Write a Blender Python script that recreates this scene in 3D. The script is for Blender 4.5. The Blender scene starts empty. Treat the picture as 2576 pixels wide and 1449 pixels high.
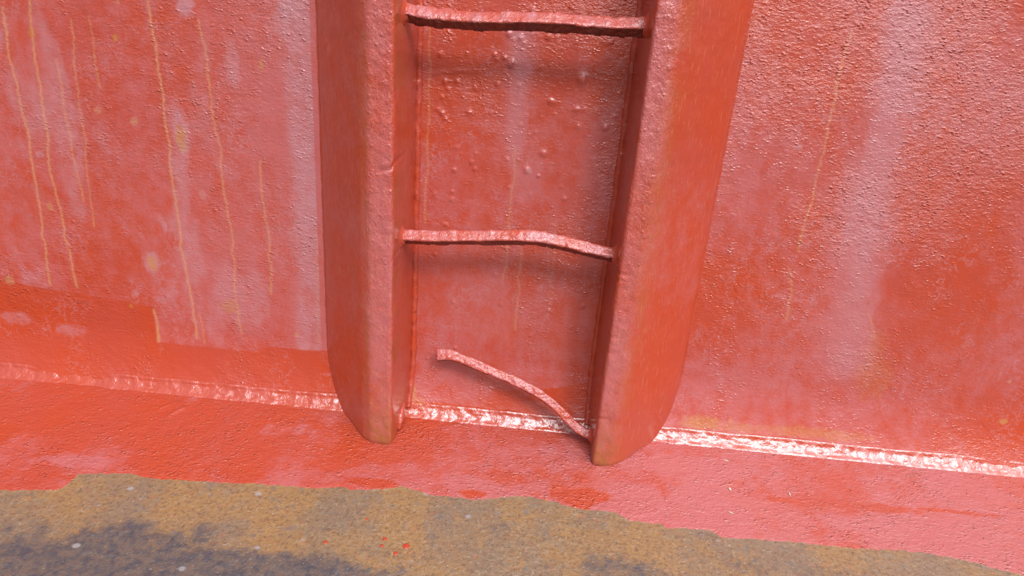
import bpy, math
import numpy as np
from mathutils import Vector

# ------------------------------------------------------------------ camera, world, exposure
sc = bpy.context.scene
col = sc.collection
W, H = 2576, 1449
F_PX = 1640.0
CAM = (0.0463, -1.0744, 0.6772)
YAW, PITCH, ROLL = -0.0341, 0.3700, 0.0784
EXPOSURE = 0.74
SKY_DIR = (0.48, -0.50, 0.72)      # brightest part of the open sky above the tank
SKY_GAIN = 1.15
SKY_CORE = 2.0
SKY_LOW_DIR = (0.08, -0.68, 0.73)   # narrow bright lobe added to the sky, above and behind, for weld highlights
SKY_LOW = 8.5
SUN_AZ, SUN_EL, SUN_ANGLE, SUN_E = 27.0, 42.0, 11.0, 0.85   # hazy sun behind the viewer, to the right
SKY_AMB = 0.26
GROUND_AMB = 0.06


def cam_axes():
    cy, sy, cp, sp = math.cos(YAW), math.sin(YAW), math.cos(PITCH), math.sin(PITCH)
    Fv = np.array([sy * cp, cy * cp, -sp]); R = np.array([cy, -sy, 0.0]); U = np.cross(R, Fv)
    cr, sr = math.cos(ROLL), math.sin(ROLL)
    return R * cr + U * sr, -R * sr + U * cr, Fv


RX, UX, FX = cam_axes()
cd = bpy.data.cameras.new('camera')
cd.sensor_width = 36.0
cd.lens = F_PX / W * 36.0
cd.clip_start = 0.02
cam = bpy.data.objects.new('camera', cd)
col.objects.link(cam)
from mathutils import Matrix
m = Matrix(((RX[0], UX[0], -FX[0]), (RX[1], UX[1], -FX[1]), (RX[2], UX[2], -FX[2])))
cam.matrix_world = Matrix.Translation(CAM) @ m.to_4x4()
sc.camera = cam

sc.view_settings.view_transform = 'Standard'
sc.view_settings.look = 'None'
sc.view_settings.gamma = 1.0
sc.view_settings.use_curve_mapping = False
sc.view_settings.exposure = EXPOSURE

world = bpy.data.worlds.new('open_sky')
sc.world = world
world.use_nodes = True
wn, wl = world.node_tree.nodes, world.node_tree.links
wn.clear()


def wmath(op, a, b=None):
    n = wn.new('ShaderNodeMath'); n.operation = op
    for i, v in enumerate((a, b)):
        if v is None: continue
        if isinstance(v, (int, float)): n.inputs[i].default_value = v
        else: wl.new(v, n.inputs[i])
    return n.outputs[0]


tc = wn.new('ShaderNodeTexCoord')
dt = wn.new('ShaderNodeVectorMath'); dt.operation = 'DOT_PRODUCT'
wl.new(tc.outputs['Generated'], dt.inputs[0])
dt.inputs[1].default_value = Vector(SKY_DIR).normalized()
cosl = wmath('MAXIMUM', dt.outputs['Value'], 0.0)
lobe = wmath('ADD', wmath('MULTIPLY', wmath('POWER', cosl, 3.0), SKY_GAIN), wmath('MULTIPLY', wmath('POWER', cosl, 16.0), SKY_CORE))
sep = wn.new('ShaderNodeSeparateXYZ'); wl.new(tc.outputs['Generated'], sep.inputs[0])
up = wn.new('ShaderNodeMapRange'); up.interpolation_type = 'SMOOTHSTEP'
up.inputs['From Min'].default_value = -0.05; up.inputs['From Max'].default_value = 0.35
wl.new(sep.outputs['Z'], up.inputs['Value'])
amb = wn.new('ShaderNodeMix'); amb.data_type = 'RGBA'
wl.new(up.outputs['Result'], amb.inputs['Factor'])
amb.inputs['A'].default_value = (GROUND_AMB * 1.1, GROUND_AMB, GROUND_AMB * 0.95, 1)
amb.inputs['B'].default_value = (SKY_AMB * 0.94, SKY_AMB, SKY_AMB * 1.12, 1)
dt2 = wn.new('ShaderNodeVectorMath'); dt2.operation = 'DOT_PRODUCT'
wl.new(tc.outputs['Generated'], dt2.inputs[0])
dt2.inputs[1].default_value = Vector(SKY_LOW_DIR).normalized()
lobe = wmath('ADD', lobe, wmath('MULTIPLY', wmath('POWER', wmath('MAXIMUM', dt2.outputs['Value'], 0.0), 55.0), SKY_LOW))
lb = wn.new('ShaderNodeVectorMath'); lb.operation = 'SCALE'
lb.inputs[0].default_value = (0.97, 1.0, 1.06)
wl.new(wmath('MULTIPLY', lobe, up.outputs['Result']), lb.inputs['Scale'])
ad = wn.new('ShaderNodeVectorMath'); ad.operation = 'ADD'
wl.new(amb.outputs['Result'], ad.inputs[0]); wl.new(lb.outputs[0], ad.inputs[1])
bg = wn.new('ShaderNodeBackground'); wl.new(ad.outputs[0], bg.inputs['Color'])
wo = wn.new('ShaderNodeOutputWorld'); wl.new(bg.outputs[0], wo.inputs[0])

sd = bpy.data.lights.new('hazy_sun', 'SUN')
sd.energy = SUN_E; sd.angle = math.radians(SUN_ANGLE); sd.color = (1.0, 0.98, 1.02)
sun = bpy.data.objects.new('hazy_sun', sd)
col.objects.link(sun)
_az, _el = math.radians(SUN_AZ), math.radians(SUN_EL)
sun.rotation_euler = (-Vector((math.sin(_az) * math.cos(_el), -math.cos(_az) * math.cos(_el), math.sin(_el)))).to_track_quat('-Z', 'Y').to_euler()
sun.location = (1, -2, 2)

# ------------------------------------------------------------------ measurements of the place (metres)
FLOOR_Y = 0.03          # where the floor plane passes through height zero
WALL_FOOT = 0.032        # how far the foot of the wall curves forward
FOOT_H = 0.125          # height over which it does so
SLOPE = 0.123           # fall of the floor away from the wall
DEPTH = 0.12            # how far the rails stand off the wall


def wall_y(z):
    t = np.clip(1 - np.asarray(z, float) / FOOT_H, 0, 1.2)
    return -WALL_FOOT * t ** 2.0


def floor_z(y):
    return SLOPE * (np.asarray(y, float) + FLOOR_Y)


def ray(u, v):
    d = FX + RX * (u - W / 2) / F_PX - UX * (v - H / 2) / F_PX
    return d


def on_plane_y(u, v, y=0.0):
    d = ray(u, v); t = (y - CAM[1]) / d[1]
    return np.array(CAM) + d * t


def on_wall(u, v):
    p = on_plane_y(u, v, 0.0)
    for _ in range(6):
        p = on_plane_y(u, v, float(wall_y(p[2])))
    return p


def on_floor(u, v):
    d = ray(u, v)      # z = SLOPE*(y+foot)
    t = (SLOPE * (CAM[1] + FLOOR_Y) - CAM[2]) / (d[2] - SLOPE * d[1])
    return np.array(CAM) + d * t


# ------------------------------------------------------------------ numpy noise
def vnoise(a, b, scale, seed):
    rng = np.random.RandomState(seed); T = rng.rand(256, 256)
    x = np.asarray(a) * scale + 1000.3; y = np.asarray(b) * scale + 1000.7
    xi = np.floor(x).astype(int); yi = np.floor(y).astype(int)
    fx = x - xi; fy = y - yi
    fx = fx * fx * (3 - 2 * fx); fy = fy * fy * (3 - 2 * fy)
    g = lambda i, j: T[(xi + i) % 256, (yi + j) % 256]
    return (g(0, 0) * (1 - fx) + g(1, 0) * fx) * (1 - fy) + (g(0, 1) * (1 - fx) + g(1, 1) * fx) * fy


def fbm(a, b, scale, seed, octs=4):
    s = 0; w = 0.5; t = 0
    for o in range(octs):
        s = s + w * vnoise(a, b, scale * 2 ** o, seed + o * 7); t += w; w *= 0.5
    return s / t


def sstep(e0, e1, x):
    t = np.clip((x - e0) / (e1 - e0), 0, 1)
    return t * t * (3 - 2 * t)


def line_dist(X, Z, pts):
    """distance of every (X, Z) to a polyline"""
    best = np.full(X.shape, 1e9)
    for (x0, z0), (x1, z1) in zip(pts[:-1], pts[1:]):
        dx, dz = x1 - x0, z1 - z0
        L = dx * dx + dz * dz + 1e-12
        t = np.clip(((X - x0) * dx + (Z - z0) * dz) / L, 0, 1)
        best = np.minimum(best, np.hypot(X - x0 - t * dx, Z - z0 - t * dz))
    return best


# ------------------------------------------------------------------ mesh helpers
def mesh_obj(name, verts, faces, mat, parent=None, smooth=True, attrs=None):
    me = bpy.data.meshes.new(name)
    verts = np.asarray(verts, dtype=np.float32)
    if isinstance(faces, np.ndarray):
        me.vertices.add(len(verts)); me.vertices.foreach_set('co', verts.ravel())
        n = len(faces); k = faces.shape[1]
        me.loops.add(n * k); me.loops.foreach_set('vertex_index', faces.astype(np.int32).ravel())
        me.polygons.add(n)
        me.polygons.foreach_set('loop_start', np.arange(0, n * k, k, dtype=np.int32))
        me.polygons.foreach_set('loop_total', np.full(n, k, dtype=np.int32))
        me.update(calc_edges=True); me.validate()
    else:
        me.from_pydata([tuple(map(float, v)) for v in verts], [], faces)
    me.polygons.foreach_set('use_smooth', [smooth] * len(me.polygons))
    for k, a in (attrs or {}).items():
        at = me.attributes.new(k, 'FLOAT', 'POINT')
        at.data.foreach_set('value', np.asarray(a, dtype=np.float32).ravel())
    me.materials.append(mat)
    me.update()
    o = bpy.data.objects.new(name, me)
    col.objects.link(o)
    if parent: o.parent = parent
    return o


def grid_faces(n, k, flip=False, wrap=False):
    """quads of a grid with n rows of k points (row-major)"""
    i, j = np.meshgrid(np.arange(n - 1), np.arange(k if wrap else k - 1), indexing='ij')
    j2 = (j + 1) % k
    a = i * k + j; b = i * k + j2; c = (i + 1) * k + j2; d = (i + 1) * k + j
    f = np.stack([a, d, c, b] if flip else [a, b, c, d], -1).reshape(-1, 4)
    return f


def axis(lo, hi, step, outer_lo, outer_hi, outer_step=0.03):
    inner = np.arange(lo, hi, step)
    a = np.arange(outer_lo, lo - 1e-6, outer_step); b = np.arange(hi, outer_hi + 1e-6, outer_step)
    return np.concatenate([a, inner, b])


def tag(o, label=None, cat=None, group=None, kind=None):
    if label: o['label'] = label
    if cat: o['category'] = cat
    if group: o['group'] = group
    if kind: o['kind'] = kind
    return o


# ------------------------------------------------------------------ materials
class NT:
    def __init__(s, name):
        s.mat = bpy.data.materials.new(name); s.mat.use_nodes = True
        s.n = s.mat.node_tree.nodes; s.l = s.mat.node_tree.links
        s.n.clear()
        s.out = s.n.new('ShaderNodeOutputMaterial')
        s.b = s.n.new('ShaderNodeBsdfPrincipled')
        s.l.new(s.b.outputs[0], s.out.inputs['Surface'])
        s.tc = s.n.new('ShaderNodeTexCoord').outputs['Object']

    def put(s, sock, v):
        if hasattr(v, 'links') or hasattr(v, 'is_linked'): s.l.new(v, sock)
        else: sock.default_value = v

    def math(s, op, a, b=0.0, c=None, clamp=False):
        n = s.n.new('ShaderNodeMath'); n.operation = op; n.use_clamp = clamp
        s.put(n.inputs[0], a); s.put(n.inputs[1], b)
        if c is not None: s.put(n.inputs[2], c)
        return n.outputs[0]

    def map(s, scale=(1, 1, 1), rot=(0, 0, 0), src=None):
        n = s.n.new('ShaderNodeMapping'); n.inputs['Scale'].default_value = scale
        n.inputs['Rotation'].default_value = rot
        s.l.new(src or s.tc, n.inputs['Vector'])
        return n.outputs[0]

    def noise(s, scale, detail=3, rough=0.55, vec=None, dist=0.0):
        n = s.n.new('ShaderNodeTexNoise'); n.inputs['Scale'].default_value = scale
        n.inputs['Detail'].default_value = detail; n.inputs['Roughness'].default_value = rough
        n.inputs['Distortion'].default_value = dist
        s.l.new(vec or s.tc, n.inputs['Vector'])
        return n.outputs['Fac']

    def voro(s, scale, vec=None, feature='F1'):
        n = s.n.new('ShaderNodeTexVoronoi'); n.feature = feature
        n.inputs['Scale'].default_value = scale
        s.l.new(vec or s.tc, n.inputs['Vector'])
        return n.outputs['Distance']

    def attr(s, name):
        n = s.n.new('ShaderNodeAttribute'); n.attribute_name = name
        return n.outputs['Fac']

    def ramp(s, v, lo, hi, a=0.0, b=1.0):
        n = s.n.new('ShaderNodeMapRange'); n.interpolation_type = 'SMOOTHSTEP'
        s.put(n.inputs['Value'], v)
        n.inputs['From Min'].default_value = lo; n.inputs['From Max'].default_value = hi
        n.inputs['To Min'].default_value = a; n.inputs['To Max'].default_value = b
        return n.outputs['Result']

    def mix(s, f, a, b):
        n = s.n.new('ShaderNodeMix'); n.data_type = 'RGBA'
        s.put(n.inputs['Factor'], f)
        for k, v in (('A', a), ('B', b)):
            if isinstance(v, tuple): v = (*v[:3], 1)
            s.put(n.inputs[k], v)
        return n.outputs['Result']

    def bump(s, h, strength, dist, prev=None):
        n = s.n.new('ShaderNodeBump')
        s.put(n.inputs['Strength'], strength); s.put(n.inputs['Distance'], dist)
        s.l.new(h, n.inputs['Height'])
        if prev: s.l.new(prev, n.inputs['Normal'])
        return n.outputs[0]


ALB = 0.66      # paint reflects less than the bright exposure suggests


def lin(r, g, b):
    f = lambda c: (c / 255 / 12.92) if c / 255 <= 0.04045 else ((c / 255 + 0.055) / 1.055) ** 2.4
    return (f(r) * ALB, f(g) * ALB, f(b) * ALB)


ORANGE = lin(205, 75, 40)
RED = lin(201, 78, 56)
PINK = lin(206, 108, 104)
PALE = lin(208, 146, 150)
OCHRE = lin(206, 140, 66)
TAN = lin(226, 158, 112)
BROWN = lin(150, 72, 36)


def paint_on(s, pink, rough, extra_pink=0.5, sparkle=1.0, gloss=0.30, stretch=(1.0, 1.0, 1.9), crusty=0.34, dist=0.0062):
    """the red primer: orange red where fresh, chalky pink where weathered; returns colour and normal"""
    big = s.noise(5.0, 4, 0.6)
    mid = s.noise(38.0, 4, 0.62, s.map((1, 1, 0.7)))
    fine = s.noise(260.0, 3, 0.6)
    base = s.mix(s.ramp(big, 0.35, 0.65), ORANGE, RED)
    pk = s.math('ADD', pink, s.math('MULTIPLY', s.math('SUBTRACT', mid, 0.5), extra_pink * 2.4))
    pk = s.math('ADD', pk, s.math('MULTIPLY', s.math('SUBTRACT', fine, 0.5), 0.7))
    pk = s.ramp(pk, 0.15, 0.95)
    c = s.mix(pk, base, PINK)
    # bumps of the paint over scaled steel
    v = s.map(stretch)
    h1 = s.noise(118.0, 3, 0.6, v, 0.3)
    h2 = s.noise(420.0, 2, 0.6, v)
    h3 = s.noise(30.0, 3, 0.5)
    vo = s.voro(150.0, v, 'SMOOTH_F1')
    crust = s.math('MULTIPLY', s.ramp(vo, 0.0, 0.42, 1.0, 0.0), s.ramp(s.noise(55.0, 3), 0.45, 0.62))
    hh = s.math('ADD', s.math('MULTIPLY', h1, 0.36), s.math('MULTIPLY', h2, 0.12))
    hh = s.math('ADD', hh, s.math('MULTIPLY', crust, crusty))
    nrm = s.bump(h3, 0.5, 0.0035)
    nrm = s.bump(hh, s.math('MULTIPLY', rough, sparkle, clamp=True), dist, nrm)
    s.l.new(nrm, s.b.inputs['Normal'])
    r = s.math('ADD', s.math('MULTIPLY', pk, 0.10), gloss)
    r = s.math('ADD', r, s.math('MULTIPLY', s.math('SUBTRACT', s.noise(12.0, 3), 0.5), 0.2))
    s.l.new(r, s.b.inputs['Roughness'])
    s.b.inputs['Specular IOR Level'].default_value = 0.3
    s.b.inputs['Coat Weight'].default_value = 0.7
    s.b.inputs['Coat Roughness'].default_value = 0.06
    s.l.new(nrm, s.b.inputs['Coat Normal'])
    return c, pk, mid, fine


def wall_material():
    s = NT('weathered red primer on wall')
    c, pk, mid, fine = paint_on(s, s.attr('pink'), s.attr('rough'))
    pale = s.math('MULTIPLY', s.attr('pale'), s.ramp(mid, 0.25, 0.6, 0.45, 1.0))
    c = s.mix(s.math('MULTIPLY', pale, 0.75, clamp=True), c, PALE)
    sq = s.math('ABSOLUTE', s.math('SUBTRACT', s.noise(52.0, 4, 0.6), 0.5))
    sq = s.math('MULTIPLY', s.ramp(sq, 0.004, 0.024, 1.0, 0.0), s.ramp(s.noise(9.0, 3), 0.50, 0.60, 0, 0.38))
    c = s.mix(sq, c, PALE)
    drip = s.math('MULTIPLY', s.attr('drip'), s.ramp(fine, 0.3, 0.6, 0.55, 1.0))
    c = s.mix(s.math('MULTIPLY', drip, 0.72, clamp=True), c, TAN)
    och = s.math('MULTIPLY', s.attr('ochre'), s.ramp(s.noise(140.0, 3), 0.35, 0.6, 0.5, 1.0))
    c = s.mix(s.math('MULTIPLY', och, 0.85, clamp=True), c, OCHRE)
    dots = s.math('MULTIPLY', s.ramp(s.voro(26.0), 0.10, 0.16, 1.0, 0.0), s.ramp(s.noise(7.0, 2), 0.55, 0.7))
    c = s.mix(s.math('MULTIPLY', dots, 0.45), c, TAN)
    s.l.new(c, s.b.inputs['Base Color'])
    return s.mat


def floor_material():
    s = NT('red primer over rusty steel')
    c, pk, mid, fine = paint_on(s, s.attr('pink'), s.attr('rough'), stretch=(1.0, 1.7, 1.0), crusty=0.32, dist=0.0080)
    # bare rusty plate
    n1 = s.noise(9.0, 6, 0.65); n2 = s.noise(34.0, 5, 0.7, None, 0.6); n3 = s.noise(120.0, 4, 0.7)
    n4 = s.noise(60.0, 4, 0.65, s.map((1.3, 1, 1), (0, 0, 1.0)))
    r = s.mix(s.ramp(n1, 0.38, 0.62), lin(146, 118, 92), lin(168, 126, 78))
    r = s.mix(s.ramp(n2, 0.55, 0.70, 0, 0.65), r, lin(188, 136, 76))
    r = s.mix(s.ramp(n4, 0.60, 0.72, 0, 0.7), r, lin(186, 112, 76))
    r = s.mix(s.ramp(n3, 0.52, 0.70, 0, 0.5), r, lin(186, 160, 128))
    r = s.mix(s.ramp(s.noise(170.0, 5, 0.75), 0.48, 0.66, 0, 0.7), r, lin(104, 78, 60))
    r = s.mix(s.ramp(s.noise(46.0, 5, 0.7, s.map((1, 1, 1), (0, 0, 2.0))), 0.56, 0.68, 0, 0.55), r, lin(132, 120, 108))
    dark = s.math('ADD', s.attr('dark'), s.math('MULTIPLY', s.math('SUBTRACT', n2, 0.5), 2.2))
    dark = s.math('ADD', dark, s.math('MULTIPLY', s.math('SUBTRACT', n3, 0.5), 1.0))
    n5 = s.noise(75.0, 5, 0.7, s.map((1, 1, 1), (0, 0, 0.5)))
    r = s.mix(s.ramp(n5, 0.56, 0.70, 0, 0.6), r, lin(150, 96, 72))
    dk = s.mix(s.ramp(n5, 0.35, 0.62), lin(68, 70, 80), lin(112, 94, 84))
    r = s.mix(s.ramp(dark, 0.15, 1.05, 0, 0.92), r, dk)
    spots = s.ramp(s.math('ADD', s.voro(24.0, s.map((1, 1, 1), (0, 0, 0.4))), s.math('MULTIPLY', n3, 0.12)), 0.11, 0.2, 1, 0)
    r = s.mix(s.math('MULTIPLY', spots, 0.5), r, lin(108, 104, 104))
    gr = s.ramp(s.voro(15.0, s.map((1.0, 1.3, 1), (0, 0, 0.9))), 0.05, 0.11, 1, 0)
    r = s.mix(s.math('MULTIPLY', gr, 0.7), r, lin(176, 170, 168))
    edge = s.math('ADD', s.attr('sd'), s.math('MULTIPLY', s.math('SUBTRACT', s.noise(70.0, 4, 0.65), 0.5), 0.012))
    painted = s.ramp(edge, -0.0006, 0.0006)
    cc = s.mix(painted, r, c)
    s.l.new(cc, s.b.inputs['Base Color'])
    # roughness and bump split by paint
    old = s.b.inputs['Roughness'].links[0].from_socket
    rr = s.n.new('ShaderNodeMix'); rr.data_type = 'FLOAT'
    s.l.new(painted, rr.inputs['Factor']); rr.inputs['A'].default_value = 0.72; s.l.new(old, rr.inputs['B'])
    s.l.new(rr.outputs['Result'], s.b.inputs['Roughness'])
    on = s.b.inputs['Normal'].links[0].from_socket
    nb = s.bump(s.math('ADD', n3, n2), 0.7, 0.003)
    nb = s.bump(painted, 0.8, 0.0006, nb)
    nm = s.n.new('ShaderNodeMix'); nm.data_type = 'VECTOR'
    s.l.new(painted, nm.inputs['Factor']); s.l.new(nb, nm.inputs['A']); s.l.new(on, nm.inputs['B'])
    s.l.new(nm.outputs['Result'], s.b.inputs['Normal'])
    return s.mat


def rail_material():
    s = NT('red primer on ladder rail')
    c, pk, mid, fine = paint_on(s, s.attr('pink'), s.attr('rough'), 0.35, 1.0, 0.34, (1, 1, 0.8), 0.16)
    streak = s.ramp(s.noise(380.0, 4, 0.7, s.map((1, 1, 0.12))), 0.57, 0.68, 0, 0.40)
    c = s.mix(s.math('MULTIPLY', streak, 1.0), c, TAN)
    st = s.math('MULTIPLY', s.attr('ochre'), s.ramp(s.noise(60.0, 4), 0.3, 0.62, 0.35, 1.0))
    c = s.mix(s.math('MULTIPLY', st, 0.8, clamp=True), c, lin(176, 104, 48))
    s.l.new(c, s.b.inputs['Base Color'])
    return s.mat


def plain_paint(name, pink, rough, gloss, pale=0.0, sparkle=1.0, grime=0.0):
    s = NT(name)
    c, pk, mid, fine = paint_on(s, pink, rough, 0.5, sparkle, gloss, (1, 1, 1), 0.14)
    if pale: c = s.mix(s.ramp(s.noise(26.0, 4), 0.45, 0.62, 0, pale), c, PALE)
    if grime: c = s.mix(s.ramp(s.noise(80.0, 4), 0.5, 0.66, 0, grime), c, BROWN)
    s.l.new(c, s.b.inputs['Base Color'])
    return s.mat


M_WALL, M_FLOOR, M_RAIL = wall_material(), floor_material(), rail_material()
M_RUNG = plain_paint('flaking red primer on rung', 0.62, 0.9, 0.26, 0.45, 1.0, 0.35)
M_BEAD = plain_paint('red primer on weld bead', 0.25, 0.5, 0.30)
M_SEAM = plain_paint('glossy red primer on floor weld', 0.05, 0.45, 0.16, 0.0)
M_SEAM.node_tree.nodes['Principled BSDF'].inputs['Coat Weight'].default_value = 1.0
M_SEAM.node_tree.nodes['Principled BSDF'].inputs['Coat IOR'].default_value = 1.7
M_DROP = plain_paint('fresh red paint drop', 0.0, 0.05, 0.22)


def chip_material():
    s = NT('pale wood sliver')
    s.l.new(s.mix(s.noise(300.0), lin(226, 214, 176), lin(240, 232, 214)), s.b.inputs['Base Color'])
    s.b.inputs['Roughness'].default_value = 0.6
    return s.mat


M_CHIP = chip_material()


def rung_material():
    s = NT('flaking red primer with brown underside shade on rung')
    c, pk, mid, fine = paint_on(s, 0.50, 0.9, 0.5, 1.0, 0.26, (1, 1, 1), 0.14)
    c = s.mix(s.ramp(s.noise(26.0, 4), 0.48, 0.64, 0, 0.35), c, PALE)
    bare = s.math('ADD', s.attr('under_shade'), s.math('MULTIPLY', s.math('SUBTRACT', s.noise(70.0, 5, 0.7), 0.5), 1.6))  # undersides: mostly shade, painted in as dark brown with a ragged flaked edge
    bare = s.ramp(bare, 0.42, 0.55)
    scale = s.mix(s.ramp(s.noise(160.0, 4), 0.4, 0.6), lin(96, 44, 38), lin(140, 70, 50))  # brown tones of the painted underside shade
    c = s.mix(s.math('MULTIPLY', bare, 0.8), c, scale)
    s.l.new(c, s.b.inputs['Base Color'])
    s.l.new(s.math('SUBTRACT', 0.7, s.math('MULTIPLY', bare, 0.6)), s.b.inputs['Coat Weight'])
    return s.mat


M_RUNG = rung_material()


# ------------------------------------------------------------------ wall
def wp(pts):
    return [tuple(on_wall(u, v)[[0, 2]]) for u, v in pts]


def build_wall():
    xs = axis(-0.98, 1.10, 0.0019, -2.0, 2.2)
    zs = axis(-0.002, 0.82, 0.0019, -0.002, 1.7)
    zs[0] = -0.004
    Z, X = np.meshgrid(zs, xs, indexing='ij')
    Y = wall_y(Z).copy()
    wob = lambda s, k: (fbm(X, Z, s, k) - 0.5)
    # ---- paint masks, laid out in wall metres
    right = sstep(0.20, 0.25, X); left = 1 - sstep(-0.24, -0.20, X); middle = 1 - right - left
    pink = 0.40 + 1.0 * wob(5, 3)
    # left wall: chalky above the brushed-over band, its edge stepped
    band = wp([(-400, 640), (0, 706), (120, 728), (330, 762), (383, 772), (392, 862), (452, 868), (655, 888), (672, 874), (740, 879), (832, 884)])
    bx = np.array([p[0] for p in band]); bz = np.array([p[1] for p in band])
    edge = np.interp(X, bx, bz) + 0.004 * wob(60, 21)
    above = sstep(-0.0015, 0.0015, Z - edge)
    lp = 0.30 + 0.35 * sstep(-0.85, -0.30, X) + 0.7 * wob(6, 5)
    pink = pink * (1 - left) + left * (above * (lp + 0.10) + (1 - above) * (-0.25 + 0.5 * wob(9, 8)))
    # between the rails: fresh band at the very foot
    b2 = wp([(1030, 1010), (1118, 1013), (1160, 1020), (1208, 1030), (1241, 1002), (1277, 985), (1417, 975), (1500, 960)])
    e2 = np.interp(X, [p[0] for p in b2], [p[1] for p in b2]) + 0.003 * wob(60, 22)
    ab2 = sstep(-0.0015, 0.0015, Z - e2)
    pink = pink + middle * (-0.05 - (1 - ab2) * 0.7)
    # right wall: a broad pale run
    run = wp([(2290, 60), (2260, 200), (2215, 350), (2180, 500), (2165, 700), (2130, 900)])
    dr = line_dist(X, Z, run)
    g = np.exp(-(dr / 0.035) ** 2) * (0.6 + 0.8 * fbm(X, Z * 0.25, 40, 31))
    pink = pink + right * (0.05 + 0.75 * g)
    mg = np.exp(-(line_dist(X, Z, wp([(1310, 80), (1300, 300), (1310, 480)])) / 0.022) ** 2) * fbm(X, Z * 0.3, 40, 32)
    pink = pink + middle * 0.9 * mg
    pale = right * g * 0.45 + middle * 0.35 * mg
    pale = pale + left * sstep(-0.36, -0.31, X) * sstep(0.2, 0.5, Z) * 0.35 * above
    pale = pale + left * above * sstep(0.56, 0.72, fbm(X, Z * 0.4, 16, 41)) * 0.5
    ochre = np.zeros_like(X)
    drip = np.zeros_like(X)
    runs = [
        ([(8, 20), (20, 130), (45, 230), (72, 350), (90, 450), (105, 560), (115, 640), (127, 716)], 1.0),
        ([(75, 0), (80, 90), (95, 190), (112, 290), (128, 430), (150, 520), (168, 610), (195, 722)], 1.0),
        ([(143, 150), (165, 290), (180, 370), (200, 450), (212, 505)], 0.7),
        ([(180, 50), (190, 200), (213, 350), (222, 440), (236, 570)], 0.6),
        ([(372, 0), (385, 80), (395, 150), (407, 230), (428, 400), (445, 520), (460, 650), (478, 722), (495, 850)], 1.0),
        ([(500, 50), (520, 150), (530, 260), (552, 370), (565, 480), (585, 600), (592, 730), (606, 838)], 0.8),
        ([(655, 405), (662, 500), (677, 600), (684, 738)], 0.8),
        ([(225, 40), (240, 160), (250, 220)], 0.5),
        ([(503, 790), (514, 862)], 0.6),
        ([(797, 600), (800, 860)], 0.35),
        ([(388, 780), (394, 815), (399, 858)], 1.6),
        ([(2140, 80), (2108, 205), (2082, 330), (2052, 460), (2022, 580), (2010, 630)], 0.7),
        ([(1986, 676), (1992, 742), (1976, 802)], 0.7),
        ([(2185, 790), (2200, 850)], 0.5),
        ([(1297, 370), (1286, 520), (1279, 600), (1268, 704)], 0.5),
        ([(1312, 622), (1305, 720), (1297, 830)], 0.5),
        ([(1400, 560), (1380, 800)], 0.25),
        ([(1082, 60), (1078, 300), (1070, 560)], 0.55),
    ]
    wig = 0.004 * (vnoise(Z, Z * 0, 45, 51) - 0.5) + 0.003 * (vnoise(Z, Z * 0, 130, 52) - 0.5)
    for pts, a in runs:
        q = wp(pts)
        d = line_dist(X + wig, Z, q)
        sg = 0.0014 + 0.0007 * min(a, 1.6)
        drip = np.maximum(drip, min(a, 1.0) * np.exp(-(d / sg) ** 2))
        zb = q[-1][1]
        ochre = np.maximum(ochre, 0.45 * a * np.exp(-(d / sg) ** 2) * np.exp(-((Z - zb) / 0.03) ** 2))
    # clean strip of paint beside the outer weld of the left rail, chalky band next to it
    st = left * sstep(-0.3375, -0.3365, X)
    bnd = left * above * sstep(-0.395, -0.372, X + 0.03 * wob(14, 44)) * (1 - sstep(-0.3375, -0.3365, X))
    pale = np.maximum(pale, bnd * (0.35 + 0.8 * fbm(X, Z * 0.5, 30, 45))) * (1 - 0.8 * st)
    # blotches (pixel centre, radii in px, pale, ochre)
    for u, v, ru, rv, pa, oc in [(455, 338, 27, 62, 0.95, 0.0), (455, 348, 15, 36, 0, 0.8), (382, 660, 24, 32, 0.8, 0), (385, 662, 13, 22, 0, 0.8),
                                 (466, 12, 24, 36, 0.9, 0.0), (578, 772, 22, 18, 0.5, 0.5), (25, 705, 12, 12, 0.4, 0.7), (337, 738, 12, 12, 0.6, 0),
                                 (125, 520, 9, 13, 0.4, 0.6), (338, 305, 12, 14, 0.5, 0.5), (246, 278, 10, 10, 0.4, 0.5), (100, 388, 14, 10, 0.9, 0),
                                 (657, 160, 5, 18, 0, 0.9), (415, 570, 9, 14, 0.6, 0), (78, 80, 10, 14, 0.3, 0.6), (290, 95, 7, 12, 0.1, 0.8),
                                 (510, 490, 9, 12, 0.5, 0.1), (585, 165, 20, 60, 0.55, 0), (330, 770, 6, 8, 0, 0.8), (175, 830, 42, 16, 0.5, 0), (40, 800, 45, 18, 0.5, 0),
                                 (2010, 370, 12, 8, 0.8, 0.1), (2524, 1060, 12, 9, 0.2, 0.9), (1762, 1062, 55, 20, 0.1, 0.75), (1850, 1075, 60, 14, 0.1, 0.4),
                                 (1036, 985, 12, 34, 0, 0.7), (1050, 1008, 20, 12, 0, 0.4), (2200, 950, 60, 60, 0, 0.25), (2050, 1090, 160, 16, 0.0, 0.45), (2200, 880, 30, 60, 0, 0.2),
                                 (750, 70, 40, 90, 0.5, 0), (1330, 430, 10, 8, 0.7, 0), (1300, 90, 20, 10, 0.7, 0)]:
        c = on_wall(u, v); e1 = on_wall(u + ru, v); e2_ = on_wall(u, v + rv)
        rx = abs(e1[0] - c[0]); rz = abs(c[2] - e2_[2])
        q = np.sqrt(((X - c[0]) / rx) ** 2 + ((Z - c[2]) / rz) ** 2) + 0.7 * wob(120, int(u) % 97)
        k = 1 - sstep(0.55, 1.15, q)
        pale = np.maximum(pale, pa * k); ochre = np.maximum(ochre, oc * k)
    # ---- roughness of the paint film, and real lumps
    rough = 0.45 + 1.7 * (fbm(X, Z * 0.8, 9, 61) - 0.5)
    rough = rough + right * (0.35 * sstep(0.25, 0.65, Z) + 0.10)
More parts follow.
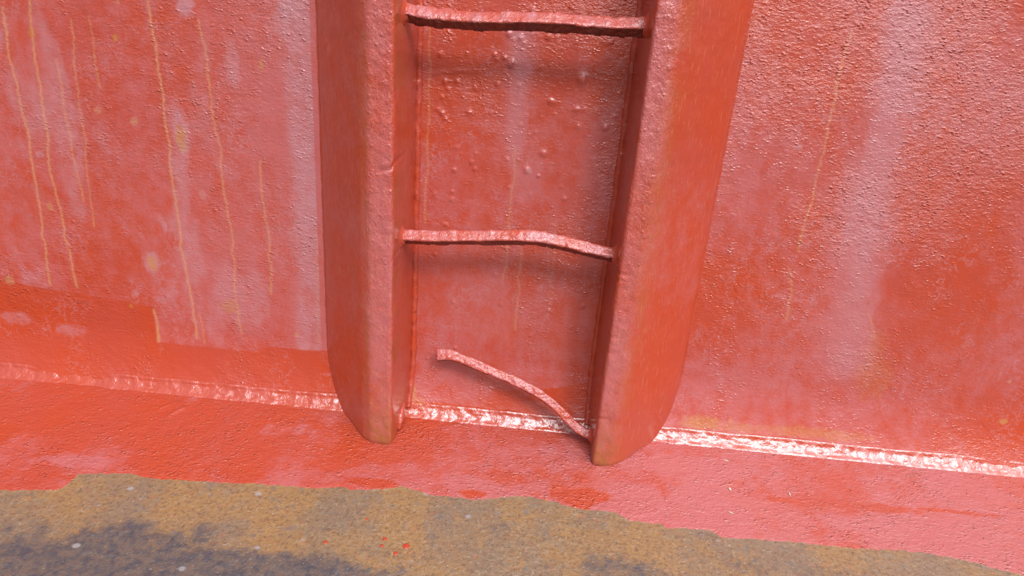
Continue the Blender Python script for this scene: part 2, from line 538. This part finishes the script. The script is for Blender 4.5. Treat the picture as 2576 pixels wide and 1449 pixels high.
    rough = rough - middle * (0.22 - 0.35 * sstep(0.28, 0.5, Z))
    rough = rough * (1 - 0.7 * st) + 0.25 * bnd
    rough = np.clip(rough, 0.12, 1.0)
    lump = 0.0012 * (fbm(X, Z, 22, 71) - 0.5) + 0.0010 * rough * (fbm(X, Z * 1.5, 90, 72, 3) - 0.5)
    # blisters between the rails
    bl = [(1108, 136, 9), (1175, 136, 6), (1250, 150, 7), (1270, 145, 8), (1245, 138, 8), (1285, 160, 12), (1120, 205, 9), (1150, 205, 8),
          (1128, 225, 7), (1195, 220, 7), (1252, 212, 8), (1112, 245, 8), (1125, 240, 6), (1103, 275, 8), (1112, 285, 8), (1120, 298, 7), (1180, 282, 11), (1235, 285, 6),
          (1360, 170, 8), (1385, 255, 9), (1395, 258, 7), (1465, 200, 18), (1450, 275, 10), (1455, 318, 9), (1522, 322, 9), (1310, 315, 6),
          (1150, 370, 8), (1087, 395, 6), (1186, 408, 8), (1143, 428, 8), (1195, 425, 7), (1366, 385, 12), (1325, 428, 10), (1093, 488, 6), (1138, 482, 6), (1137, 502, 9),
          (1420, 500, 8), (1412, 470, 6), (1122, 566, 8), (1095, 640, 6), (1245, 690, 7), (1260, 765, 7), (1070, 752, 4), (1095, 748, 6), (1140, 758, 9), (1465, 770, 9),
          (1280, 85, 9), (1310, 95, 10), (1380, 92, 9), (1445, 65, 5), (1440, 20, 8), (1340, 25, 9), (1145, 875, 7), (1335, 845, 6)]
    rng = np.random.RandomState(4)
    for i in range(70):
        u = rng.uniform(1080, 1560); v = rng.uniform(20, 520) if i < 50 else rng.uniform(500, 960)
        bl.append((u, v, rng.uniform(3, 6)))
    for u, v, r in bl:
        c = on_wall(u, v); rr = r * 0.00050
        k = (np.abs(X - c[0]) < 4 * rr) & (np.abs(Z - c[2]) < 4 * rr)
        d = np.hypot((X[k] - c[0]) * (0.9 + 0.3 * rng.rand()), Z[k] - c[2])
        lump[k] += rr * (0.30 + 0.30 * rng.rand()) * np.exp(-(d / rr) ** 2.4)
    ridge = line_dist(X, Z, wp([(1085, 185), (1150, 178), (1205, 180)]))
    lump += 0.0007 * np.exp(-(ridge / 0.004) ** 2)
    Yd = Y - lump
    V = np.stack([X, Yd, Z], -1).reshape(-1, 3)
    o = mesh_obj('wall_back', V, grid_faces(*X.shape), M_WALL,
                 attrs=dict(pink=pink, pale=pale, drip=drip, ochre=ochre, rough=rough))
    tag(o, 'red primed steel wall with pale rust runs behind the ladder', 'wall', kind='structure')


def build_floor():
    xs = axis(-0.95, 1.15, 0.0025, -2.0, 2.2)
    t = np.concatenate([np.arange(0, 0.42, 0.0025), np.arange(0.42, 3.2, 0.04)])
    ys = -(WALL_FOOT - 0.004) - t
    Yg, X = np.meshgrid(ys, xs, indexing='ij')
    Z = floor_z(Yg)
    px = [(-500, 1228), (0, 1233), (146, 1233), (176, 1215), (193, 1192), (322, 1192), (375, 1203), (527, 1212), (644, 1218), (800, 1228), (859, 1224), (891, 1233),
          (975, 1231), (1010, 1223), (1030, 1228), (1090, 1247), (1149, 1250), (1195, 1261), (1219, 1255), (1289, 1250), (1342, 1250), (1394, 1262),
          (1439, 1278), (1499, 1283), (1551, 1292), (1586, 1310), (1660, 1317), (1676, 1328), (1789, 1334), (1812, 1351), (1865, 1354), (2017, 1366),
          (2149, 1379), (2320, 1389), (2414, 1407), (2490, 1426), (2576, 1447), (3000, 1560)]
    e = np.array([on_floor(u, v) for u, v in px])
    ye = np.interp(X, e[:, 0], e[:, 1])
    sd = Yg - ye                      # positive: painted
    wob = lambda s, k: fbm(X, Yg, s, k) - 0.5
    pink = 0.35 + 1.3 * wob(8, 81) + 0.35 * sstep(0.1, 0.5, X) + 0.25 * sstep(0.10, 0.0, sd) - 0.25 * sstep(-0.4, -0.7, X)
    for u, v, ru, rv, a in [(240, 1060, 170, 30, -0.5), (880, 1130, 60, 60, -0.5), (1450, 1250, 80, 30, -0.7), (1190, 1243, 40, 12, -0.8), (940, 1215, 80, 12, -0.7),
                            (2180, 1275, 140, 12, -0.8), (2000, 1262, 100, 10, -0.6), (2420, 1290, 120, 6, -0.6), (150, 1200, 120, 6, -0.6), (960, 1150, 60, 20, -0.4),
                            (1600, 1240, 60, 30, 0.7), (700, 1080, 100, 20, 0.4), (180, 1160, 110, 20, 0.5), (1700, 1170, 300, 25, 0.4), (2300, 1330, 250, 30, 0.4), (1240, 1200, 90, 20, -0.3)]:
        c = on_floor(u, v); rx = abs(on_floor(u + ru, v)[0] - c[0]); ry = abs(on_floor(u, v + rv)[1] - c[1])
        q = np.sqrt(((X - c[0]) / rx) ** 2 + ((Yg - c[1]) / ry) ** 2) + 1.2 * wob(45, int(u) % 89)
        pink += a * (1 - sstep(0.5, 1.1, q))
    dark = np.full_like(X, -0.05)
    for u, v, ru, rv, a in [(300, 1420, 560, 110, 1.25), (850, 1440, 300, 50, 0.5), (380, 1330, 120, 30, 0.4), (60, 1300, 120, 40, 0.15), (760, 1440, 250, 40, 0.5), (1540, 1430, 160, 45, 0.7), (2000, 1440, 200, 30, 0.4),
                            (1260, 1330, 30, 16, 0.6), (1480, 1320, 60, 30, 0.3), (1850, 1400, 90, 30, 0.3), (560, 1330, 80, 20, 0.3)]:
        c = on_floor(u, v); rx = abs(on_floor(u + ru, v)[0] - c[0]); ry = abs(on_floor(u, v + rv)[1] - c[1])
        q = np.sqrt(((X - c[0]) / rx) ** 2 + ((Yg - c[1]) / ry) ** 2) + 0.9 * wob(20, int(u) % 83)
        dark += a * (1 - sstep(0.4, 1.3, q))
    dark += 1.6 * sstep(0.30, 0.75, -sd)  # out-of-view floor darkened to cut light bounced onto undersides
    rough = np.clip(0.85 + 0.7 * wob(9, 91), 0.3, 1)
    lump = 0.0010 * wob(30, 92) + 0.0012 * rough * (fbm(X, Yg * 1.6, 85, 93, 3) - 0.5) + 0.0005 * sstep(0, 0.002, sd)
    # weld spatter ridges, left of the ladder
    for (a, b, hgt) in [((405, 1027), (425, 1018), 0.0015), ((425, 1046), (462, 1026), 0.0022)]:
        pa, pb = on_floor(*a), on_floor(*b)
        d = line_dist(X, Yg, [(pa[0], pa[1]), (pb[0], pb[1])])
        lump += hgt * np.exp(-(d / 0.003) ** 2)
    V = np.stack([X, Yg, Z + lump], -1).reshape(-1, 3)
    o = mesh_obj('floor', V, grid_faces(*X.shape, flip=True), M_FLOOR, attrs=dict(pink=pink, rough=rough, sd=sd, dark=dark))
    tag(o, 'steel floor, red primer by the wall and bare rust in front', 'floor', kind='structure')


def build_seam():
    """fillet weld along the foot of the wall"""
    xs = np.arange(-2.0, 2.2, 0.0022)
    prof = [(0.0232, -0.0195), (0.0205, -0.0238), (0.0168, -0.0246), (0.0138, -0.0262), (0.0108, -0.0287), (0.0078, -0.0313), (0.0050, -0.0338), (0.0028, -0.0362), (0.0010, -0.0405), (-0.003, -0.0430), (-0.003, -0.0280)]
    V = []
    k = len(prof)
    for j, (dz, yy) in enumerate(prof):
        inner = 1.0 if 0 < j < k - 2 else 0.0
        ww = 1 + 0.40 * (vnoise(xs, xs * 0, 8, 101) - 0.5) + 0.25 * (vnoise(xs, xs * 0, 31, 102) - 0.5)
        n = inner * 0.0032 * (fbm(xs, xs * 0 + j * 0.010, 85, 120, 3) - 0.5)
        z = dz * (1 + 0.6 * (ww - 1) if dz > 0 else 1)
        y = yy - 0.004 * (ww - 1) * inner - n
        z = z + n + (floor_z(y) if dz < 0.010 else 0)
        V.append(np.stack([xs, y, z], -1))
    V = np.stack(V, 1).reshape(-1, 3)
    o = mesh_obj('trim_1', V, grid_faces(len(xs), k, wrap=True), M_SEAM)
    tag(o, 'shiny lumpy weld seam along the foot of the red wall', 'weld seam', kind='structure')


# ------------------------------------------------------------------ ladder
LADDER = bpy.data.objects.new('ladder', None)
col.objects.link(LADDER)
LADDER.location = (0, -DEPTH, float(floor_z(-DEPTH)))
LZ = LADDER.location.z
tag(LADDER, 'red painted steel ladder welded to the wall, its lowest rung broken loose', 'ladder')
OFF = np.array([0, -DEPTH, LZ])


def child(name, V, F, mat, parent, smooth=True, attrs=None):
    V = np.asarray(V, float) - OFF if parent is LADDER or parent.parent is LADDER else V
    return mesh_obj(name, V, F, mat, parent, smooth, attrs)


def snipe(z):
    """the outer side of each rail is cut in towards its foot"""
    return 0.016 * np.clip(1 - np.asarray(z, float) / 0.105, 0, 1) ** 1.3


def rail(s, x_back_out, x_front_out, x_front_in, x_back_in, seed):
    """section is drawn from the outer back edge round the front to the inner back edge; s = -1 left, +1 right"""
    D = DEPTH
    corners = [(x_back_out, 0.004), (x_back_out * 0.985 + x_front_out * 0.015, -0.010), (x_front_out + s * 0.016, -D + 0.012), (x_front_out - s * 0.001, -D + 0.001),
               (x_front_in + s * 0.004, -D), (x_front_in, -D + 0.005), (x_back_in, 0.004)]
    segs = [3, 26, 7, 14, 4, 22]
    if s > 0:       # the outer front edge of the right-hand rail is far rounder
        corners[2] = (x_front_out + s * 0.020, -D + 0.017); corners[3] = (x_front_out - s * 0.006, -D + 0.001)
    pts = []; par = []
    for i, n in enumerate(segs):
        a, b = corners[i], corners[i + 1]
        for q in range(n):
            t = q / n
            pts.append((a[0] + (b[0] - a[0]) * t, a[1] + (b[1] - a[1]) * t)); par.append(i + t)
    pts.append(corners[-1]); par.append(6.0)
    P = np.array(pts); par = np.array(par)
    for _ in range(3):
        P[1:-1] = 0.25 * P[:-2] + 0.5 * P[1:-1] + 0.25 * P[2:]
    k = len(P)
    ztop = 1.45
    zz = np.concatenate([np.linspace(0, 0.03, 14)[:-1], np.arange(0.03, 0.95, 0.003), np.arange(0.95, ztop, 0.03)])
    n = len(zz)
    zb = floor_z(P[:, 1]) - 0.003
    zb = np.where(P[:, 1] > -WALL_FOOT, float(floor_z(-WALL_FOOT)), zb)
    Zg = zb[None, :] + (ztop - zb[None, :]) * (zz[:, None] / zz[-1])
    Xg = np.repeat(P[None, :, 0], n, 0); Yg = np.repeat(P[None, :, 1], n, 0)
    Xg = Xg - s * snipe(Zg) * (1 - sstep(0.4, 2.2, par))[None, :]
    # outward direction in the section plane
    tx = np.gradient(P[:, 0]); ty = np.gradient(P[:, 1]); L = np.hypot(tx, ty) + 1e-9
    nx, ny = -ty / L * (-s), tx / L * (-s)
    if nx[10] * s < 0: nx, ny = -nx, -ny
    front = np.exp(-((par - 3.6) / 1.0) ** 2)[None, :]
    A = par[None, :] * 0.03 + Zg * 0
    lum = 0.0022 * (fbm(A, Zg, 30, seed) - 0.5) * (0.25 + front) + 0.0014 * (fbm(A, Zg, 100, seed + 5, 3) - 0.5) * (0.1 + front)
    corner = (np.exp(-((par - 5) / 0.35) ** 2) + 0.6 * np.exp(-((par - 2.6) / 0.5) ** 2))[None, :]
    lum = lum + corner * 0.0040 * (fbm(Zg * 0 + par[None, :] * 0.01, Zg, 22, seed + 9) - 0.5)
    # nicks across the front edge
    for zn, dep in ([(0.478, 0.0030), (0.165, 0.001), (0.155, 0.001), (0.33, 0.0008)] if s < 0 else [(0.345, 0.0018), (0.335, 0.0015), (0.237, 0.0014), (0.21, 0.0010), (0.085, 0.0014)]):
        w = 0.0024
        side = sstep(3.2, 3.8, par)[None, :] * (1 - sstep(5.0, 5.6, par))[None, :]
        lum = lum - dep * side * np.exp(-((Zg - zn - (0.01 * (par[None, :] - 4) if s < 0 else 0)) / w) ** 2)
    # rounded foot
    foot = np.exp(-((Zg - zb[None, :]) / 0.006) ** 2)
    lum = lum - 0.004 * foot * (par[None, :] > 1.5) * (par[None, :] < 5.4)
    Xg = Xg + nx[None, :] * lum; Yg = Yg + ny[None, :] * lum
    V = np.stack([Xg, Yg, Zg], -1).reshape(-1, 3)
    pink = 0.26 + 0.45 * front + 0.8 * (fbm(A, Zg * 0.5, 14, seed + 20) - 0.5) + Zg * 0
    if s < 0: pink = pink + 0.0
    hz = Zg - zb[None, :]
    ochre = 1.15 * np.exp(-(hz / 0.075) ** 2) * np.exp(-((par[None, :] - 3.9) / 1.6) ** 2)
    ochre = np.maximum(ochre, 0.62 * corner * sstep(0.42, 0.6, fbm(A, Zg, 25, seed + 30)))
    ochre = np.maximum(ochre, 0.35 * np.exp(-((par[None, :] - 2.6) / 0.6) ** 2) * sstep(0.35, 0.6, fbm(A, Zg, 9, seed + 33)))
    rough = np.clip(0.10 + 0.75 * front * sstep(0.05, 0.45, Zg) + 0.30 * front, 0, 1)
    F = grid_faces(n, k, flip=(s < 0))
    o = child('rail', V, F, M_RAIL, LADDER, attrs=dict(pink=pink, ochre=ochre, rough=rough, ))
    return o


def tube(path, r, seed, lump=0.3, n=10, step=0.003, freq=120):
    path = np.asarray(path, float)
    d = np.r_[0, np.cumsum(np.linalg.norm(np.diff(path, axis=0), axis=1))]
    m_ = max(3, int(d[-1] / step))
    s_ = np.linspace(0, d[-1], m_)
    C = np.stack([np.interp(s_, d, path[:, i]) for i in range(3)], -1)
    T = np.gradient(C, axis=0); T /= np.linalg.norm(T, axis=1)[:, None]
    ref = np.array([0, 0, 1.0]) if abs(T[0, 2]) < 0.8 else np.array([0, 1.0, 0])
    N = np.cross(T, ref); N /= np.linalg.norm(N, axis=1)[:, None]; B = np.cross(T, N)
    rows = []
    for j in range(n):
        a = 2 * math.pi * j / n
        rr = (r if np.ndim(r) == 0 else np.interp(s_ / d[-1], np.linspace(0, 1, len(r)), r)) * (1 + lump * 2 * (fbm(s_, s_ * 0 + j * 0.013, freq, seed, 2) - 0.5))
        rows.append(C + rr[:, None] * (math.cos(a) * N + math.sin(a) * B))
    V = np.stack(rows, 1).reshape(-1, 3)
    F = [tuple(f) for f in grid_faces(m_, n, wrap=True)]
    F += [tuple(range(n - 1, -1, -1)), tuple(range((m_ - 1) * n, m_ * n))]
    return V, F


def beads(o, xo, xi, s, seed):
    zs = np.r_[np.linspace(0.012, 0.12, 14), np.linspace(0.13, 1.4, 20)]
    path = lambda xb, xf, w=0.0: [(xb + (xf - xb) * -float(wall_y(z)) / DEPTH - s * w * float(snipe(z)), float(wall_y(z)) + 0.0005, z) for z in zs]
    V, F = tube(path(xo, s * 0.2145, 0.75), 0.0030, seed, 0.4, freq=70)
    child('weld_bead', V, F, M_BEAD, o)
    V, F = tube(path(xi, s * 0.1755), 0.0060, seed + 3, 0.35, freq=90)
    child('weld_bead', V, F, M_BEAD, o)


LX = (-0.3240, -0.2150, -0.1750, -0.1660)
RXX = (0.3312, 0.2138, 0.1750, 0.1700)
rail_l = rail(-1, *LX, 200)
rail_r = rail(1, *RXX, 260)
beads(rail_l, LX[0], LX[3] + 0.002, -1, 300)
beads(rail_r, RXX[0], RXX[3] - 0.001, 1, 320)
# lump of weld at the inner foot of the left rail
_f = lambda y, h: (LX[3] + (LX[2] - LX[3]) * (-y / DEPTH) + 0.0005, y, float(floor_z(y)) + h)
V, F = tube([_f(-0.050, 0.040), _f(-0.060, 0.034), _f(-0.070, 0.026), _f(-0.078, 0.016), _f(-0.082, 0.006)], np.array([0.0015, 0.0045, 0.0062, 0.0055, 0.003]), 340, 0.35, 12)
tag(child('weld_lump', V, F, M_BEAD, rail_l), 'small pink lump of weld at the rail foot')


def rung(path, size, roll, seed, wear=0.18, label=None, size2=None, cap=(True, True)):
    """square bar set on edge, swept along its path, scaled and flaking"""
    path = np.asarray(path, float)
    d = np.r_[0, np.cumsum(np.linalg.norm(np.diff(path, axis=0), axis=1))]
    # smooth resample (Catmull-Rom like through repeated averaging)
    m_ = int(d[-1] / 0.0022)
    s_ = np.linspace(0, d[-1], m_)
    C = np.stack([np.interp(s_, d, path[:, i]) for i in range(3)], -1)
    for _ in range(60):
        C[1:-1] = 0.25 * C[:-2] + 0.5 * C[1:-1] + 0.25 * C[2:]
    T = np.gradient(C, axis=0); T /= np.linalg.norm(T, axis=1)[:, None]
    Bk = np.cross(T, np.array([0, 0, 1.0])); Bk /= np.linalg.norm(Bk, axis=1)[:, None]   # towards the viewer
    Up = np.cross(Bk, T)
    q = 7; ring = []
    for side in range(4):
        for j in range(q):
            t = -1 + 2 * j / q
            a = [(1, t), (-t, 1), (-1, -t), (t, -1)][side]
            ring.append(a)
    ring = np.array(ring, float)
    rad = np.hypot(ring[:, 0], ring[:, 1]); ring = ring / rad[:, None] * np.minimum(rad, 1.33)[:, None]   # eased edges
    c, sn = math.cos(roll), math.sin(roll)
    rx = ring[:, 0] * c - ring[:, 1] * sn; ry = ring[:, 0] * sn + ring[:, 1] * c
    n = len(ring)
    A = np.arange(n)[None, :] * 0.0028 + s_[:, None] * 0
    S = s_[:, None] + 0 * A
    sz = size / 2 if size2 is None else np.interp(S / d[-1], np.linspace(0, 1, len(size2)), size2) / 2
    k = sz * (1 + wear * (fbm(A, S, 60, seed) - 0.5) * 1.6 + wear * (fbm(A, S, 190, seed + 3, 2) - 0.5))
    # flakes: stepped plates of scale
    fl = fbm(A, S, 48, seed + 8, 3)
    k = k + 0.0011 * (fl > 0.55)
    P = C[:, None, :] + k[..., None] * (rx[None, :, None] * Bk[:, None, :] + ry[None, :, None] * Up[:, None, :])
    V = P.reshape(-1, 3)
    F = [tuple(f) for f in grid_faces(m_, n, wrap=True)]
    F += [tuple(range(n - 1, -1, -1)), tuple(range((m_ - 1) * n, m_ * n))]
    und = np.repeat((((np.arange(n) // q) == 3) | (((np.arange(n) // q) == 2)))[None, :], m_, 0) * 0.85  # lower faces, where shade is put into the colour
    o = child('rung', V, F, M_RUNG, LADDER, smooth=True, attrs=dict(under_shade=und))
    if label: tag(o, label)
    return o


def collar(o, c, s, r, seed):
    """weld around a rung end on the rail's inner face; s points from the rail to the rung"""
    m_ = 7; n = 22; V = []
    for i in range(m_):
        t = i / (m_ - 1)
        for j in range(n):
            a = 2 * math.pi * j / n
            rr = r * (0.78 + 0.55 * (1 - t) ** 2 * (1 + 0.45 * (vnoise(np.array([j * 0.37]), np.array([seed * 1.0]), 1, seed)[0] - 0.3)))
            spike = 1 + 0.35 * (1 - t) ** 2 * max(0, math.cos(a - math.pi / 2)) ** 6
            V.append((c[0] + s * (-0.002 + 0.008 * t), c[1] + rr * math.cos(a), c[2] + rr * spike * math.sin(a)))
    F = [tuple(f) for f in grid_faces(m_, n, wrap=True, flip=(s < 0))] + [tuple(range((m_ - 1) * n, m_ * n))]
    child('weld_collar', V, F, M_BEAD, o)


RY = -0.072
px1 = [(1010, 28), (1024, 33), (1066, 41), (1123, 48), (1200, 54), (1286, 54), (1350, 54), (1422, 58), (1490, 64), (1558, 69), (1622, 68), (1634, 69)]
r1 = rung([on_plane_y(u, v, RY) for u, v in px1], 0.0190, math.radians(40), 400, 0.11, 'upper rung, bright on top with flaking edges and brown painted-in shade underneath')
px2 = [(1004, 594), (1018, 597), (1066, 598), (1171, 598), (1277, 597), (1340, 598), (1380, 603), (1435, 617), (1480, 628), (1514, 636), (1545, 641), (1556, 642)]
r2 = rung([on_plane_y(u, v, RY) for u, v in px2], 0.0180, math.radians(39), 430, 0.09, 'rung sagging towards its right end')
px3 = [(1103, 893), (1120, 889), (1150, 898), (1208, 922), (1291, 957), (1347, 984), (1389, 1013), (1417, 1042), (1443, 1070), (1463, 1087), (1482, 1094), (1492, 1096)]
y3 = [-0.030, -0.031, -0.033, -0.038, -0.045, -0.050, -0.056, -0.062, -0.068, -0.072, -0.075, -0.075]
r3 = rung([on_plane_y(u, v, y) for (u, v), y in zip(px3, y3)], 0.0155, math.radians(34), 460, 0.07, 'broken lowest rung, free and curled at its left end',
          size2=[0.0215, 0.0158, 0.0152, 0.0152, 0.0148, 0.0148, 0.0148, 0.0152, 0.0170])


def inner_x(y, left):
    t = (-y) / DEPTH
    return (LX[3] + (LX[2] - LX[3]) * t) if left else (RXX[3] + (RXX[2] - RXX[3]) * t)


for o, pa, pb, sd_ in ((r1, px1[1], px1[-2], 1), (r2, px2[1], px2[-2], 5)):
    a = on_plane_y(*pa, RY); b = on_plane_y(*pb, RY)
    collar(o, (inner_x(RY, True), a[1], a[2]), 1, 0.0150, sd_)
    collar(o, (inner_x(RY, False), b[1], b[2]), -1, 0.0150, sd_ + 2)
b = on_plane_y(1480, 1094, -0.075)
collar(r3, (inner_x(-0.075, False), b[1], b[2]), -1, 0.0120, 9)

build_wall()
build_floor()
build_seam()

# ------------------------------------------------------------------ small things on the floor
def drop(u, v, r, label, seed):
    c = on_floor(u, v); n = 16; rng = np.random.RandomState(seed)
    V = [(0, 0, r * 0.16)]
    rows = [(0.45, 0.15), (0.8, 0.09), (1.0, 0.0), (1.0, -0.12)]
    wob = 1 + 0.12 * (rng.rand(n) - 0.5)
    for f, h in rows:
        for j in range(n):
            a = 2 * math.pi * j / n
            V.append((r * f * wob[j] * math.cos(a), r * f * wob[j] * math.sin(a), r * h + SLOPE * r * f * wob[j] * math.sin(a)))
    F = [(0, 1 + j, 1 + (j + 1) % n) for j in range(n)]
    for i in range(3):
        for j in range(n):
            F.append((1 + i * n + j, 1 + (i + 1) * n + j, 1 + (i + 1) * n + (j + 1) % n, 1 + i * n + (j + 1) % n))
    F.append(tuple(1 + 3 * n + j for j in range(n - 1, -1, -1)))
    o = mesh_obj('paint_drop', V, F, M_DROP)
    o.location = (c[0], c[1], c[2] + 0.0004)
    tag(o, label, 'paint drop', 'dried red paint drops on the rusty floor')


drop(1022, 1374, 0.0052, 'largest round red paint drop on the rusty floor', 1)
drop(968, 1356, 0.0033, 'red paint drop above and left of the largest drop, upper of a close pair', 2)
drop(960, 1373, 0.0028, 'red paint drop left of the largest drop, lower of a close pair', 3)
drop(995, 1392, 0.0034, 'red paint drop just below and left of the largest drop', 4)
drop(923, 1306, 0.0021, 'tiny red paint drop on rust nearest the foot of the left rail', 5)
drop(819, 1364, 0.0030, 'pinkish paint drop alone on rust, leftmost of all the drops', 6)


def sliver(u, v, L, w, ang, label):
    c = on_floor(u, v)
    pr = [(-1, 0, 0.1), (-0.55, 0.8, 0.5), (0.35, 1, 0.5), (1, 0.15, 0.1), (0.5, -0.9, 0.3), (-0.5, -0.7, 0.4)]
    V = [(x * L / 2, y * w / 2, 0.0012 * z + 0.0008) for x, y, z in pr] + [(x * L / 2, y * w / 2, 0) for x, y, z in pr]
    F = [tuple(range(6)), tuple(range(11, 5, -1))] + [(j, j + 6, (j + 1) % 6 + 6, (j + 1) % 6) for j in range(6)]
    o = mesh_obj('sliver', V, F, M_CHIP, smooth=False)
    o.location = (c[0], c[1], c[2] + 0.0008); o.rotation_euler = (math.atan(SLOPE), 0, ang)
    tag(o, label, 'sliver', 'pale slivers lying on the floor paint')


sliver(1826, 1160, 0.0088, 0.0016, -0.35, 'thin pale sliver on pink floor paint, nearest below the weld seam')
sliver(1836, 1232, 0.0040, 0.0070, 0.2, 'short upright pale sliver on pink floor paint, middle of the left three')
sliver(1986, 1245, 0.0026, 0.0070, 0.1, 'pale sliver on pink floor paint, furthest right of the slivers')
sliver(1838, 1291, 0.0085, 0.0016, -0.45, 'thin pale sliver on pink floor paint, nearest the rusty edge')
